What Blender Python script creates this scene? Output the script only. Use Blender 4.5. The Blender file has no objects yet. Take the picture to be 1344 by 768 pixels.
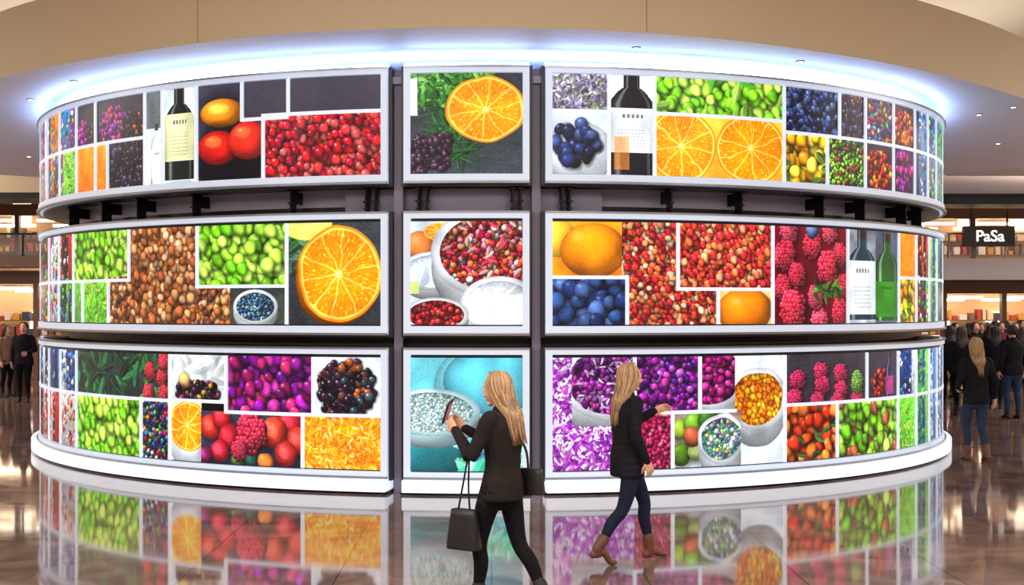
import bpy, math, random
import numpy as np
from mathutils import Vector, Matrix, kdtree
random.seed(5)
rng = np.random.RandomState(7)
sc = bpy.context.scene
sc.view_settings.view_transform = 'Standard'
try: sc.view_settings.look = 'None'
except Exception: pass

# ------------------------------------------------------------------ layout constants (metres)
L = 21.9      # camera distance from the tower axis
R = 7.07      # tower radius (front of display frames)
F = 1744.0    # focal length in photo pixels
CX, HY, CH = 645.0, 403.0, 2.1
rad = math.radians

def bearing(px):
    t = (px-CX)/F
    q = max(-1, min(1, t*L/(R*math.sqrt(1+t*t))))
    return math.asin(q)-math.atan(t)
def P3(phi, r, z): return (r*math.sin(phi), -r*math.cos(phi), z)

def s2l(c):
    c = np.asarray(c, float)
    return np.where(c <= 0.04045, c/12.92, ((c+0.055)/1.055)**2.4)
def rgb(r, g, b): return tuple(float(x) for x in s2l(np.array([r, g, b])/255.))

# ------------------------------------------------------------------ materials
def mat(name, col, rough=.5, metal=0., emis=None, es=0., noise=0., nscale=8., bump=0., spec=None, ns=False):
    m = bpy.data.materials.new(name); m.use_nodes = True
    nt = m.node_tree; b = nt.nodes['Principled BSDF']
    b.inputs['Base Color'].default_value = (*col, 1)
    b.inputs['Roughness'].default_value = rough
    b.inputs['Metallic'].default_value = metal
    if spec is not None: b.inputs['Specular IOR Level'].default_value = spec
    if emis is not None:
        b.inputs['Emission Color'].default_value = (*emis, 1)
        b.inputs['Emission Strength'].default_value = es
    if noise > 0 or bump > 0:
        tc = nt.nodes.new('ShaderNodeTexCoord')
        nz = nt.nodes.new('ShaderNodeTexNoise'); nz.inputs['Scale'].default_value = nscale
        nz.inputs['Detail'].default_value = 5
        nt.links.new(tc.outputs['Object'], nz.inputs['Vector'])
        if noise > 0:
            mx = nt.nodes.new('ShaderNodeMixRGB')
            mx.inputs[1].default_value = (*[c*(1-noise) for c in col], 1)
            mx.inputs[2].default_value = (*[min(1, c*(1+noise)) for c in col], 1)
            nt.links.new(nz.outputs['Fac'], mx.inputs[0]); nt.links.new(mx.outputs[0], b.inputs['Base Color'])
        if bump > 0:
            bp = nt.nodes.new('ShaderNodeBump'); bp.inputs['Strength'].default_value = bump
            bp.inputs['Distance'].default_value = .02
            nt.links.new(nz.outputs['Fac'], bp.inputs['Height']); nt.links.new(bp.outputs[0], b.inputs['Normal'])
    if ns:
        try: m.cycles.emission_sampling = 'NONE'
        except Exception: pass
    return m

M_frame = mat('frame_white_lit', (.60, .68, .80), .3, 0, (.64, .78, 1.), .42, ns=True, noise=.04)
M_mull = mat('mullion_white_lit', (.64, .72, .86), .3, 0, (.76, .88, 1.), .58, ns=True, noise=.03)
M_body = mat('panel_body_black', rgb(30, 28, 36), .35, noise=.2)
M_silver = mat('silver_lip', (.35, .37, .43), .3, .8, noise=.05)
M_core = mat('core_lilac_grey', rgb(150, 144, 168), .5, noise=.06, nscale=3)
M_pil = mat('pilaster_lilac_grey', rgb(126, 120, 146), .45, noise=.06, nscale=3)
M_dark = mat('dark_metal', rgb(22, 20, 26), .35, .6, noise=.2)
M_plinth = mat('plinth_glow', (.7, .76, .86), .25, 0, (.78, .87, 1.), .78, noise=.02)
M_led = mat('led_strip_cool', (.9, .95, 1), .5, 0, (.44, .62, 1.), 40., noise=.01)
M_led2 = mat('led_edge_cool', (.9, .95, 1), .5, 0, (.44, .62, 1.), 12., noise=.01)

# ------------------------------------------------------------------ mesh builder
COL = sc.collection
class MB:
    def __init__(s): s.v = []; s.f = []; s.m = []
    def add(s, v, f, mi=0):
        o = len(s.v); s.v += [tuple(p) for p in v]
        s.f += [tuple(i+o for i in q) for q in f]; s.m += [mi]*len(f)
    def box(s, x0, x1, y0, y1, z0, z1, mi=0):
        v = [(x, y, z) for z in (z0, z1) for y in (y0, y1) for x in (x0, x1)]
        s.add(v, [(0, 2, 3, 1), (4, 5, 7, 6), (0, 1, 5, 4), (2, 6, 7, 3), (0, 4, 6, 2), (1, 3, 7, 5)], mi)
    def arc(s, p0, p1, r0, r1, z0, z1, mi=0, step=1.5, zi=None):
        n = max(1, int(abs(p1-p0)/rad(step)))
        v = []
        for i in range(n+1):
            p = p0+(p1-p0)*i/n
            v += [P3(p, r0, z0), P3(p, r1, z0), P3(p, r1, z1), P3(p, r0, z1 if zi is None else zi)]
        f = [(0, 3, 2, 1), (4*n, 4*n+1, 4*n+2, 4*n+3)]
        for i in range(n):
            a = 4*i; b = a+4
            f += [(a, a+1, b+1, b), (a+1, a+2, b+2, b+1), (a+2, a+3, b+3, b+2), (a+3, a, b, b+3)]
        s.add(v, f, mi)
    def cyl(s, c, r, z0, z1, mi=0, n=16, r2=None):
        r2 = r if r2 is None else r2
        v = [(c[0]+r*math.cos(2*math.pi*i/n), c[1]+r*math.sin(2*math.pi*i/n), z0) for i in range(n)]
        v += [(c[0]+r2*math.cos(2*math.pi*i/n), c[1]+r2*math.sin(2*math.pi*i/n), z1) for i in range(n)]
        f = [tuple(range(n-1, -1, -1)), tuple(range(n, 2*n))]+[(i, (i+1) % n, n+(i+1) % n, n+i) for i in range(n)]
        s.add(v, f, mi)
    def obj(s, name, mats, parent=None, smooth=False):
        me = bpy.data.meshes.new(name); me.from_pydata(s.v, [], s.f)
        for m in mats: me.materials.append(m)
        me.polygons.foreach_set('material_index', s.m)
        if smooth: me.polygons.foreach_set('use_smooth', [True]*len(s.f))
        me.update()
        o = bpy.data.objects.new(name, me); COL.objects.link(o)
        if parent: o.parent = parent
        return o
def empty(name, loc=(0, 0, 0)):
    e = bpy.data.objects.new(name, None); e.location = loc; e.empty_display_size = .3
    COL.objects.link(e); return e

# ------------------------------------------------------------------ picture painting (numpy -> colour attribute)
PX = 145.0
K = PX/105.
SPAN = rad(100)
S0 = -R*SPAN
ROWS = {1: (3.59, 4.72, 3.49, 4.80), 2: (1.90, 3.06, 1.785, 3.17), 3: (.26, 1.53, .17, 1.64)}
def noise2(h, w, sy, sx=None):
    sx = sx or sy
    gh, gw = int(h/sy)+3, int(w/sx)+3
    g = rng.rand(gh, gw)
    y = np.linspace(0, gh-1.01, h); x = np.linspace(0, gw-1.01, w)
    y0 = y.astype(int); x0 = x.astype(int); fy = (y-y0); fx = (x-x0)
    fy = (fy*fy*(3-2*fy))[:, None]; fx = (fx*fx*(3-2*fx))[None]
    return (g[y0][:, x0]*(1-fy)*(1-fx)+g[y0+1][:, x0]*fy*(1-fx)+g[y0][:, x0+1]*(1-fy)*fx+g[y0+1][:, x0+1]*fy*fx)
C = lambda *a: np.array(a, float)/255.
def fill(s, a, b=None, nz=.15, sc_=12):
    h, w = s.shape[:2]
    a = C(*a); b = C(*b) if b is not None else a*.6
    t = np.linspace(0, 1, h)[:, None]*.6+noise2(h, w, sc_*K)*.4
    s[:] = a*(1-t[..., None])+b*t[..., None]
    s += (noise2(h, w, 2.5)[..., None]-.5)*nz
def win(s, cx, cy, rx, ry):
    h, w = s.shape[:2]
    x0 = max(0, int(cx-rx)-1); x1 = min(w, int(cx+rx)+2); y0 = max(0, int(cy-ry)-1); y1 = min(h, int(cy+ry)+2)
    if x1 <= x0 or y1 <= y0: return None
    Y, X = np.mgrid[y0:y1, x0:x1]
    return (slice(y0, y1), slice(x0, x1)), (X-cx)/rx, (Y-cy)/ry
def ball(s, cx, cy, r, col, spec=.7, ry=None, soft=.35, tex=0, trans=0., asp=1., ao=0.):
    if ao:
        q = win(s, cx+r*.15, cy+r*.2, r*1.3, r*1.3)
        if q is not None:
            sl, dx, dy = q
            s[sl] *= (1-ao*np.clip(1.25-(dx*dx+dy*dy)*1.25, 0, 1))[..., None]
    q = win(s, cx, cy, r, ry or r)
    if q is None: return
    sl, dx, dy = q
    if asp != 1:
        a_ = rng.uniform(0, 3.14); u = dx*math.cos(a_)+dy*math.sin(a_); v = (-dx*math.sin(a_)+dy*math.cos(a_))/asp
        d2 = u*u+v*v
    else: d2 = dx*dx+dy*dy
    a = np.clip((1-d2)*r*.6, 0, 1)
    nz = np.sqrt(np.clip(1-d2, 0, 1))
    lx, ly = -.4+rng.uniform(-.15, .15), -.6+rng.uniform(-.12, .12)
    lam = np.clip(lx*dx+ly*dy+.62*nz, 0, 1)
    sh = soft+(1.2-soft)*lam
    c = C(*col)*sh[..., None]*(.6+.4*nz[..., None])
    if trans: c = c+C(*col)*trans*np.exp(-((dx-.25)**2+(dy-.35)**2)/.22)[..., None]
    if tex: c = c*(1+tex*(rng.rand(*d2.shape)[..., None]-.5))
    hl = np.exp(-((dx-lx*.95)**2+(dy-ly*.8)**2)/.035)*spec*rng.uniform(.4, 1.1)
    c = c+np.clip(hl, 0, 1)[..., None]*(1-c)
    s[sl] = s[sl]*(1-a[..., None])+c*a[..., None]
def pile(s, r, cols, bg=(20, 10, 14), spec=.6, sp=1.35, y0=0., var=.2, trans=.0, asp=.84, soft=.35, tex=.12, ao=.5):
    h, w = s.shape[:2]; r = r*K
    if y0 <= 0: s[:] = C(*bg)
    pts = []
    ys = np.arange(y0*h+r*.6, h+r, r*sp*.86)
    for k, yy in enumerate(ys):
        for xx in np.arange(-r+(k % 2)*r*sp*.5, w+r, r*sp):
            pts.append((xx+rng.uniform(-.45, .45)*r, yy+rng.uniform(-.45, .45)*r))
    rng.shuffle(pts)
    for (x, yy) in pts:
        c = np.array(cols[rng.randint(len(cols))])*rng.uniform(.78, 1.18)
        ball(s, x, yy, r*rng.uniform(1-var, 1+var), c, spec, soft=soft, trans=trans, asp=rng.uniform(asp, 1.0), ao=ao, tex=tex)
def cluster(s, cx, cy, rad_, r, cols, spec=.6, n=None, ey=.8):
    r = r*K
    n = n or int(2.6*(rad_/r)**2)
    P_ = []
    for i in range(n):
        a = rng.uniform(0, 6.28); q = rad_*math.sqrt(rng.rand())
        P_.append((cx+q*math.cos(a), cy+q*math.sin(a)*ey))
    for x, y in P_: ball(s, x, y, r*rng.uniform(.85, 1.15), np.array(cols[rng.randint(len(cols))])*rng.uniform(.8, 1.15), spec, asp=rng.uniform(.85, 1), ao=.5)
def rasp(s, cx, cy, r, col, ry=None):
    r = r*K
    ry = (ry*K) if ry else r*1.15
    ball(s, cx, cy, r, np.array(col)*.6, 0, ry, ao=.5)
    d = r*.165
    for yy in np.arange(-ry, ry, d*1.45):
        for xx in np.arange(-r, r, d*1.55):
            x = xx+(int(round(yy/(d*1.45))) % 2)*d*.8+rng.uniform(-.3, .3)*d; y = yy+rng.uniform(-.3, .3)*d
            e = (x/r)**2+(y/ry)**2
            if e < .9:
                sh = .5+.75*max(0, -.4*x/r-.55*y/ry+.6*math.sqrt(1-e))
                c_ = np.array(col)*sh*rng.uniform(.85, 1.15)
                ball(s, cx+x, cy+y, d*rng.uniform(.9, 1.2), c_+np.array([10, 14, 20])*sh, .5, soft=.45)
def slice_(s, cx, cy, r, ry=None, col=(255, 150, 8), rind=(248, 135, 5), nseg=10, rot=.2):
    ry = ry or r
    q = win(s, cx, cy, r, ry)
    if q is None: return
    sl, dx, dy = q
    rho = np.sqrt(dx*dx+dy*dy); th = np.arctan2(dy, dx)+rot
    h_, w_ = rho.shape
    th = th+(noise2(h_, w_, 16*K)-.5)*.16
    a = np.clip((1-rho)*r*.8, 0, 1)
    fr = (th/(2*math.pi)*nseg) % 1
    seg = np.abs(fr-.5)*2
    edge = (1-seg)*rho*r*math.pi/nseg
    n1 = noise2(h_, w_, 2.2*K); n2 = noise2(h_, w_, 6*K)
    rn = np.sin(th*48+n2*6)*np.sin(rho*12+n2*8)
    c = C(*col)*(0.92+.10*rn[..., None]+(.20*(n1-.4))[..., None])
    c = c+np.clip(rn*n1-.42, 0, 1)[..., None]*1.2
    c = c*(1.08-.14*rho[..., None])
    white = C(255, 222, 140)
    m = (np.clip(1.15-edge*.8/K, 0, 1)*(.5+.5*n2))[..., None]
    c = c*(1-m)+white*m
    m = np.clip(1-rho/.10, 0, 1)[..., None]**.5; c = c*(1-m)+white*m
    wob = (n2-.5)*.025
    m = np.clip((rho+wob-.88)*35, 0, 1)[..., None]; c = c*(1-m)+C(255, 210, 110)*m
    m = np.clip((rho-.925)*40, 0, 1)[..., None]; c = c*(1-m)+C(*rind)*m
    s[sl] = s[sl]*(1-a[..., None])+np.clip(c, 0, 1)*a[..., None]
def leaves(s, cols, n=60, ln=16, wd=5, box=(0, 1, 0, 1), lo=.6):
    h, w = s.shape[:2]; ln = ln*K; wd = wd*K
    for i in range(n):
        cx = rng.uniform(box[0], box[1])*w; cy = rng.uniform(box[2], box[3])*h
        a = rng.uniform(0, 3.14); c = np.array(cols[rng.randint(len(cols))])*rng.uniform(lo, 1.15)
        q = win(s, cx, cy, ln, ln)
        if q is None: continue
        sl, dx, dy = q
        k_ = rng.uniform(-.5, .5)
        u = dx*math.cos(a)+dy*math.sin(a); v = (-dx*math.sin(a)+dy*math.cos(a)+k_*(u*u-.3)*wd/ln)*ln/wd
        e = u*u+np.abs(v)*(1.0+.3*u)
        al = np.clip((1-e)*4, 0, 1)[..., None]
        vr = .4*(1.15-lo)/.55
        cc = C(*c)*(1-vr*.5+vr*np.clip(v, -1, 1)[..., None])
        cc = np.clip(cc+np.clip(1-np.abs(v)*6, 0, 1)[..., None]*.18, 0, 1)
        s[sl] = s[sl]*(1-al)+cc*al
def strokes(s, cols, n=150, ln=12, wd=1.6):
    leaves(s, cols, n, ln, wd)
def bottle(s, cx, hw, t, b, col=(14, 18, 16), label=(235, 232, 210), l0=.45, l1=.85, cap=(30, 20, 20)):
    h, w = s.shape[:2]
    for yy in range(max(0, int(t*h)), min(h, int(b*h))):
        v = (yy/h-t)/(b-t)
        k = .34 if v < .2 else (.34+.66*min(1, ((v-.2)/.14))**.7 if v < .34 else 1)
        ww = hw*k
        x0 = max(0, int(cx-ww)); x1 = min(w, int(cx+ww)+1)
        if x1 <= x0: continue
        u = (np.arange(x0, x1)-cx)/ww
        base = C(*col) if v > .1 else C(*cap)
        sh = .55+.7*np.sqrt(np.clip(1-u*u, 0, 1))
        c = base*sh[:, None]
        c = c+(np.exp(-((u+.62)/.12)**2)*.45+np.exp(-((u-.75)/.07)**2)*.25)[:, None]*.8
        if l0 < v < l1:
            c = C(*label)*(.72+.3*np.sqrt(np.clip(1-u*u, 0, 1)))[:, None]
            lv = (v-l0)/(l1-l0)
            if .14 < lv < .22: c[(np.abs(u) < .5) & (np.sin(u*31) > -.4)] *= .5
            elif .42 < lv < .9 and int(lv*40) % 3 == 1: c[(np.abs(u) < .6) & (np.sin(u*41+int(lv*13)) > -.4)] *= .78
        s[yy, x0:x1] = np.clip(c, 0, 1)
def bowl(s, cx, cy, rx, ry, fn, col=(228, 232, 238)):
    ball(s, cx, cy+ry*.35, rx*1.04, np.array(col)*.95, 0, ry*1.25, soft=.7)
    ball(s, cx, cy, rx*1.05, np.array(col)*1.05, 0, ry*1.05, soft=.92)
    tmp = s.copy(); fn(tmp)
    q = win(s, cx, cy, rx*.9, ry*.88)
    if q is None: return
    sl, dx, dy = q
    d2 = dx*dx+dy*dy
    a = np.clip((1-d2)*rx*.5, 0, 1)[..., None]
    s[sl] = s[sl]*(1-a)+tmp[sl]*a*(1-.45*np.clip(d2-.6+.3*(-dy), 0, 1)[..., None])
def half(s, cx, cy, r, col, ry=None):
    ball(s, cx, cy, r, col, .35, ry, soft=.5, tex=.1, trans=.12, ao=.4)
def warp(s, amp, scl):
    h, w = s.shape[:2]
    if h < 4 or w < 4: return
    Y, X = np.mgrid[0:h, 0:w].astype(float)
    X += (noise2(h, w, scl)-.5)*2*amp; Y += (noise2(h, w, scl)-.5)*2*amp
    X = np.clip(X, 0, w-1.001); Y = np.clip(Y, 0, h-1.001)
    x0 = X.astype(int); y0 = Y.astype(int); x1 = np.minimum(x0+1, w-1); y1 = np.minimum(y0+1, h-1)
    fx = (X-x0)[..., None]; fy = (Y-y0)[..., None]; t = s.copy()
    s[:] = t[y0, x0]*(1-fx)*(1-fy)+t[y0, x1]*fx*(1-fy)+t[y1, x0]*(1-fx)*fy+t[y1, x1]*fx*fy
def strips(s, pal, dark=.4):
    h, w = s.shape[:2]
    x = 0
    while x < w:
        ww = max(4, int(rng.uniform(8, 34)*K)); c = np.array(pal[rng.randint(len(pal))], float)
        if rng.rand() < dark: c = c*.3
        sub = s[:, x:x+ww]; fill(sub, c, c*.45, .25, 7)
        if rng.rand() < .7:
            for k in range(int(h*ww/90/K/K)):
                ball(sub, rng.uniform(0, ww), rng.uniform(0, h), rng.uniform(3, 6)*K, np.array(pal[rng.randint(len(pal))]), .6)
        x += ww

RED = [(215, 25, 35), (190, 15, 40), (235, 60, 60), (160, 10, 30), (225, 90, 90)]
GRN = [(130, 205, 35), (165, 222, 70), (105, 185, 30), (190, 230, 95)]
BLU = [(40, 60, 120), (25, 35, 80), (70, 90, 150), (30, 30, 60)]
PUR = [(140, 20, 150), (175, 40, 175), (100, 15, 120), (205, 60, 165)]
ORG = [(255, 150, 10), (245, 110, 10), (255, 180, 40)]
BRN = [(200, 125, 68), (220, 152, 98), (170, 92, 50), (230, 172, 128), (155, 84, 48)]
COR = [(235, 80, 45), (215, 50, 45), (245, 120, 70), (250, 160, 110), (200, 35, 50)]
BLK = [(30, 20, 40), (50, 25, 55), (20, 15, 25), (70, 35, 60)]
MIX = [(210, 30, 60), (30, 140, 200), (240, 150, 30), (120, 190, 50), (130, 30, 150), (240, 240, 250), (20, 60, 90)]

def c_redb(s): pile(s, 6.6, RED+[(200, 20, 60)], (70, 0, 10), .85, trans=.3, asp=.78, soft=.4)
def c_dark(s): fill(s, (66, 60, 72), (52, 48, 60), .02)
def c_peach(s):
    h, w = s.shape[:2]; fill(s, (70, 66, 80), (34, 32, 42), .03)
    ball(s, w*.5, h*.84, w*.56, (20, 20, 34), .2, h*.22)
    half(s, w*.38, h*.30, w*.34, (255, 150, 30), h*.15); ball(s, w*.34, h*.26, w*.2, (255, 190, 70), .4, h*.07, soft=.9)
    half(s, w*.32, h*.66, w*.32, (225, 35, 30), h*.18); half(s, w*.78, h*.60, w*.3, (235, 50, 38), h*.2)
    for cx, cy, a in ((.25, .60, (250, 110, 60)), (.7, .52, (250, 100, 55))): ball(s, w*cx, h*cy, w*.14, a, .5, h*.07, soft=.9)
def c_wine(s):
    h, w = s.shape[:2]; fill(s, (215, 225, 230), (190, 205, 215), .04); bottle(s, w*.5, w*.44, -.04, .97, (18, 22, 20), (225, 222, 175), .30, .80)
def c_pale(s):
    h, w = s.shape[:2]; fill(s, (190, 205, 215), (225, 230, 235), .1); s[:int(h*.4)] *= .45; bottle(s, w*.6, w*.3, .35, 1, (210, 215, 220), (240, 240, 240), .4, .9)
def c_black(s): pile(s, 5.5, BLK+[(90, 50, 40), (60, 60, 110)], (15, 10, 18), .8)
def c_darkfruit(s):
    h, w = s.shape[:2]; fill(s, (50, 45, 55), (25, 20, 30), .05)
    cluster(s, w*.35, h*.65, w*.3, 4.5, PUR+[(220, 60, 60)]); cluster(s, w*.75, h*.7, w*.22, 5, BLK+[(230, 100, 40)])
def c_center1(s):
    h, w = s.shape[:2]; fill(s, (36, 40, 44), (60, 68, 74), .05)
    leaves(s, [(60, 150, 40), (100, 190, 60), (30, 100, 30), (130, 200, 90)], 420, 8, 4, (0, .72, 0, .32))
    leaves(s, [(40, 120, 40), (20, 80, 30)], 30, 34, 2.5, (.25, .5, .3, .85))
    s[int(h*.05):int(h*.42), :int(w*.09)] = C(225, 235, 235)
    for (a, b) in [(.1, .72), (.26, .86), (.08, .93), (.28, .7)]: cluster(s, w*a, h*b, 13*K, 4, [(80, 45, 80), (60, 30, 60), (100, 60, 90), (50, 40, 50)], .6, 60, 1.)
    slice_(s, w*.66, h*.36, w*.34, h*.33)
def c_flower(s): fill(s, (190, 185, 205), (150, 140, 170), .15); strokes(s, [(170, 150, 205), (220, 215, 235), (110, 90, 130), (140, 150, 120)], 600, 4, 2.2)
def c_blubowl(s):
    h, w = s.shape[:2]; fill(s, (205, 215, 228), (170, 180, 200), .05)
    ball(s, w*.5, h*.66, w*.58, (225, 230, 240), 0, h*.52, soft=.8)
    cluster(s, w*.45, h*.5, w*.36, 8, BLU, .5, 44, .9)
def c_liq(s):
    h, w = s.shape[:2]; fill(s, (215, 225, 235), (225, 230, 235), .05)
    half(s, w*.2, h*.9, w*.3, (250, 150, 30)); half(s, w*.5, h*.95, w*.25, (245, 120, 20))
    bottle(s, w*.5, w*.5, -.1, 1.02, (20, 18, 22), (226, 232, 240), .38, .78)
    s[int(h*.62):int(h*.95), int(w*.12):int(w*.45)] = s[int(h*.62):int(h*.95), int(w*.12):int(w*.45)]*.4+C(245, 150, 60)*.6
def c_grape(s): pile(s, 8.5, GRN, (50, 100, 15), .5, trans=.45, asp=.88, soft=.5, tex=.06); leaves(s, [(90, 180, 50), (170, 220, 90)], 8, 15, 6)
def c_grape2(s): pile(s, 9.5, GRN, (50, 95, 15), .5, trans=.45, asp=.88, soft=.5, tex=.06)
def c_oranges(s):
    h, w = s.shape[:2]; fill(s, (255, 200, 80), (240, 150, 30), .06)
    slice_(s, w*.2, h*.5, w*.25, h*.6, rot=.5, nseg=9); slice_(s, w*.73, h*.5, w*.29, h*.58, rot=1.)
def c_blue(s): pile(s, 5.6, BLU+[(90, 110, 160)], (10, 10, 25), .5)
def c_yel(s):
    h, w = s.shape[:2]; pile(s, 10, [(250, 200, 20), (235, 160, 20), (250, 220, 80)], (90, 60, 30), .4, trans=.3); leaves(s, [(90, 130, 40)], 5, 12, 6)
def c_mot(s): pile(s, 3.4, GRN+[(40, 90, 40), (200, 60, 60), (30, 60, 90)], (20, 40, 20), .5)
def c_redmix(s): fill(s, (60, 50, 60), (30, 25, 35), .05); cluster(s, s.shape[1]*.5, s.shape[0]*.6, s.shape[1]*.45, 5, RED+ORG)
def c_mag(s): fill(s, (60, 30, 60), (40, 25, 50), .05); cluster(s, s.shape[1]*.5, s.shape[0]*.5, s.shape[1]*.45, 6, PUR+[(230, 40, 120)])
def c_org(s): fill(s, (255, 150, 20), (235, 100, 10), .1)
def c_green(s): fill(s, (130, 200, 60), (60, 140, 40), .25, 6); strokes(s, GRN, 60, 10, 2)
def c_strip(s): strips(s, MIX)
def c_stripd(s): strips(s, MIX, .65)
def c_nuts(s): pile(s, 6.8, BRN, (110, 56, 30), .22, trans=.15, asp=.84, soft=.52)
def c_nuts2(s): pile(s, 5.5, BRN+[(120, 74, 70)], (80, 42, 26), .22, asp=.82, soft=.5)
def c_bluebowl(s):
    h, w = s.shape[:2]; fill(s, (40, 44, 50), (70, 80, 60), .05)
    bowl(s, w*.45, h*.52, w*.38, h*.44, lambda t: pile(t, 2.6, [(70, 120, 170), (150, 190, 215), (60, 95, 140), (120, 160, 150)], (50, 80, 110), .3))
def c_bigslice(s):
    h, w = s.shape[:2]; fill(s, (58, 66, 72), (40, 40, 46), .05)
    leaves(s, [(50, 90, 50), (80, 110, 80)], 26, 16, 7, (0, .25, .15, .5)); slice_(s, w*.2, h*.02, w*.3, h*.15, (225, 228, 110), (150, 190, 40))
    ball(s, w*.53, h*.56, w*.45, (235, 120, 5), .2, h*.45, soft=.5)
    slice_(s, w*.56, h*.5, w*.445, h*.475)
CRM = [(238, 242, 248), (226, 232, 242), (246, 248, 252)]
def c_center2(s):
    h, w = s.shape[:2]; fill(s, (190, 202, 215), (215, 225, 235), .05)
    half(s, w*.1, h*.25, w*.14, (245, 140, 70)); slice_(s, w*.28, h*.1, w*.15, h*.09)
    bowl(s, w*.22, h*.48, w*.28, h*.18, lambda t: (fill(t, (215, 225, 240), (190, 205, 222)), leaves(t, [(240, 244, 250), (210, 220, 235)], 30, 20, 12, lo=.92)))
    bowl(s, w*.72, h*.3, w*.5, h*.42, lambda t: (pile(t, 4.4, COR+[(240, 130, 160), (235, 235, 220), (210, 30, 80), (190, 20, 60)], (120, 10, 30)), leaves(t, [(225, 60, 90), (250, 200, 190)], 60, 7, 3)))
    bowl(s, w*.78, h*.8, w*.32, h*.26, lambda t: (fill(t, (230, 236, 246), (215, 223, 236)), leaves(t, CRM, 40, 24, 16, lo=.93)), (222, 230, 242))
    bowl(s, w*.24, h*.9, w*.27, h*.16, lambda t: pile(t, 4, RED, (100, 0, 20)))
    s[int(h*.58):int(h*.7), 0:int(w*.10)] = C(205, 215, 130)
def c_bigorange(s):
    h, w = s.shape[:2]; fill(s, (255, 175, 40), (250, 130, 10), .05)
    ball(s, w*.1, h*.3, w*.26, (255, 190, 60), .3, soft=.8, tex=.1); ball(s, w*.60, h*.52, w*.46, (255, 145, 15), .45, h*.5, soft=.62, tex=.12, trans=.1, ao=.3)
def c_bigblue(s): pile(s, 10.5, [(50, 80, 140), (35, 55, 110), (80, 110, 170)], (10, 15, 35), .3, trans=.15, asp=.92)
def c_coral(s): pile(s, 4.8, COR+[(170, 40, 45), (240, 200, 160)], (130, 20, 25), .5, asp=.76, trans=.25, soft=.48)
def c_coral2(s): pile(s, 5.2, COR+[(235, 60, 60)], (140, 20, 25), .6, asp=.8, trans=.35, soft=.48)
def c_rasp(s):
    h, w = s.shape[:2]; fill(s, (110, 10, 30), (70, 5, 20), .05)
    for (a, b, r) in [(.2, .05, 15), (.75, .04, 15), (.15, .3, 18), (.9, .28, 15), (.5, .18, 17), (.3, .5, 15), (.95, .6, 14), (.12, .62, 15), (.25, .85, 23), (.72, .42, 21), (.9, .88, 18), (.6, .98, 17), (.55, .72, 15)]:
        rasp(s, w*a, h*b, r, (228, 40, 62) if rng.rand() < .7 else (236, 66, 90))
    leaves(s, [(60, 120, 40), (110, 160, 60), (40, 80, 30)], 16, 12, 4, (.55, .9, .58, .72))
    ball(s, w*.5, h*.03, 12*K, (110, 130, 180), .3)
def c_wbot(s): h, w = s.shape[:2]; fill(s, (80, 80, 92), (190, 200, 210), .04); bottle(s, w*.5, w*.48, 0, .97, (16, 40, 50), (222, 232, 236), .34, .93)
def c_gbot(s): h, w = s.shape[:2]; fill(s, (60, 70, 90), (90, 100, 110), .04); bottle(s, w*.5, w*.5, .02, .98, (20, 60, 25), (40, 120, 30), .55, .95)
def c_orgh(s): h, w = s.shape[:2]; fill(s, (250, 190, 140), (245, 150, 70), .05); ball(s, w*.5, h*.6, w*.5, (255, 140, 20), .3, h*.7, soft=.6, tex=.1)
def c_bluew(s): strips(s, [(60, 130, 200), (230, 240, 250), (30, 70, 140), (20, 40, 80)], .2)
def c_redw(s): strips(s, [(200, 40, 40), (240, 120, 80), (60, 20, 30), (230, 220, 220)], .3)
def c_herb(s):
    h, w = s.shape[:2]; fill(s, (46, 60, 54), (20, 30, 30), .05); leaves(s, [(30, 90, 50), (40, 120, 70), (20, 60, 50), (16, 40, 34)], 60, 20, 7)
def c_redber(s):
    fill(s, (60, 60, 70), (30, 30, 40), .05); h, w = s.shape[:2]; leaves(s, [(40, 130, 60)], 20, 14, 5)
    for a, b in [(.35, .38), (.75, .5), (.3, .85), (.8, .85), (.8, .15)]: rasp(s, w*a, h*b, 11, (225, 50, 60))
def c_multi(s): pile(s, 3.8, MIX+BLU, (30, 30, 60), .5)
def c_wdark(s):
    h, w = s.shape[:2]; fill(s, (190, 205, 210), (225, 230, 232), .08); leaves(s, [(230, 232, 225), (190, 205, 205), (210, 218, 222)], 30, 26, 12, lo=.85)
    cluster(s, w*.5, h*.8, w*.42, 4.5, BLK+[(160, 60, 90), (220, 170, 60)], .6, 130, .35); half(s, w*.25, h*.55, 10*K, (230, 190, 120))
def c_plum(s): pile(s, 9, PUR+[(120, 20, 100), (215, 50, 115), (160, 30, 100)], (70, 5, 60), .5, trans=.3, asp=.8, soft=.42)
def c_bbw(s): fill(s, (225, 230, 240), (200, 205, 215), .04); h, w = s.shape[:2]; cluster(s, w*.48, h*.55, w*.42, 5.4, BLK+[(170, 90, 40), (60, 80, 90), (110, 60, 50)], .8, 200, .95)
def c_oslice(s): h, w = s.shape[:2]; fill(s, (250, 215, 150), (225, 225, 230), .05); ball(s, w*.6, h*.6, w*.75, (232, 236, 245), 0, h*.55, soft=.8); slice_(s, w*.55, h*.42, w*.62, h*.42)
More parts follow.
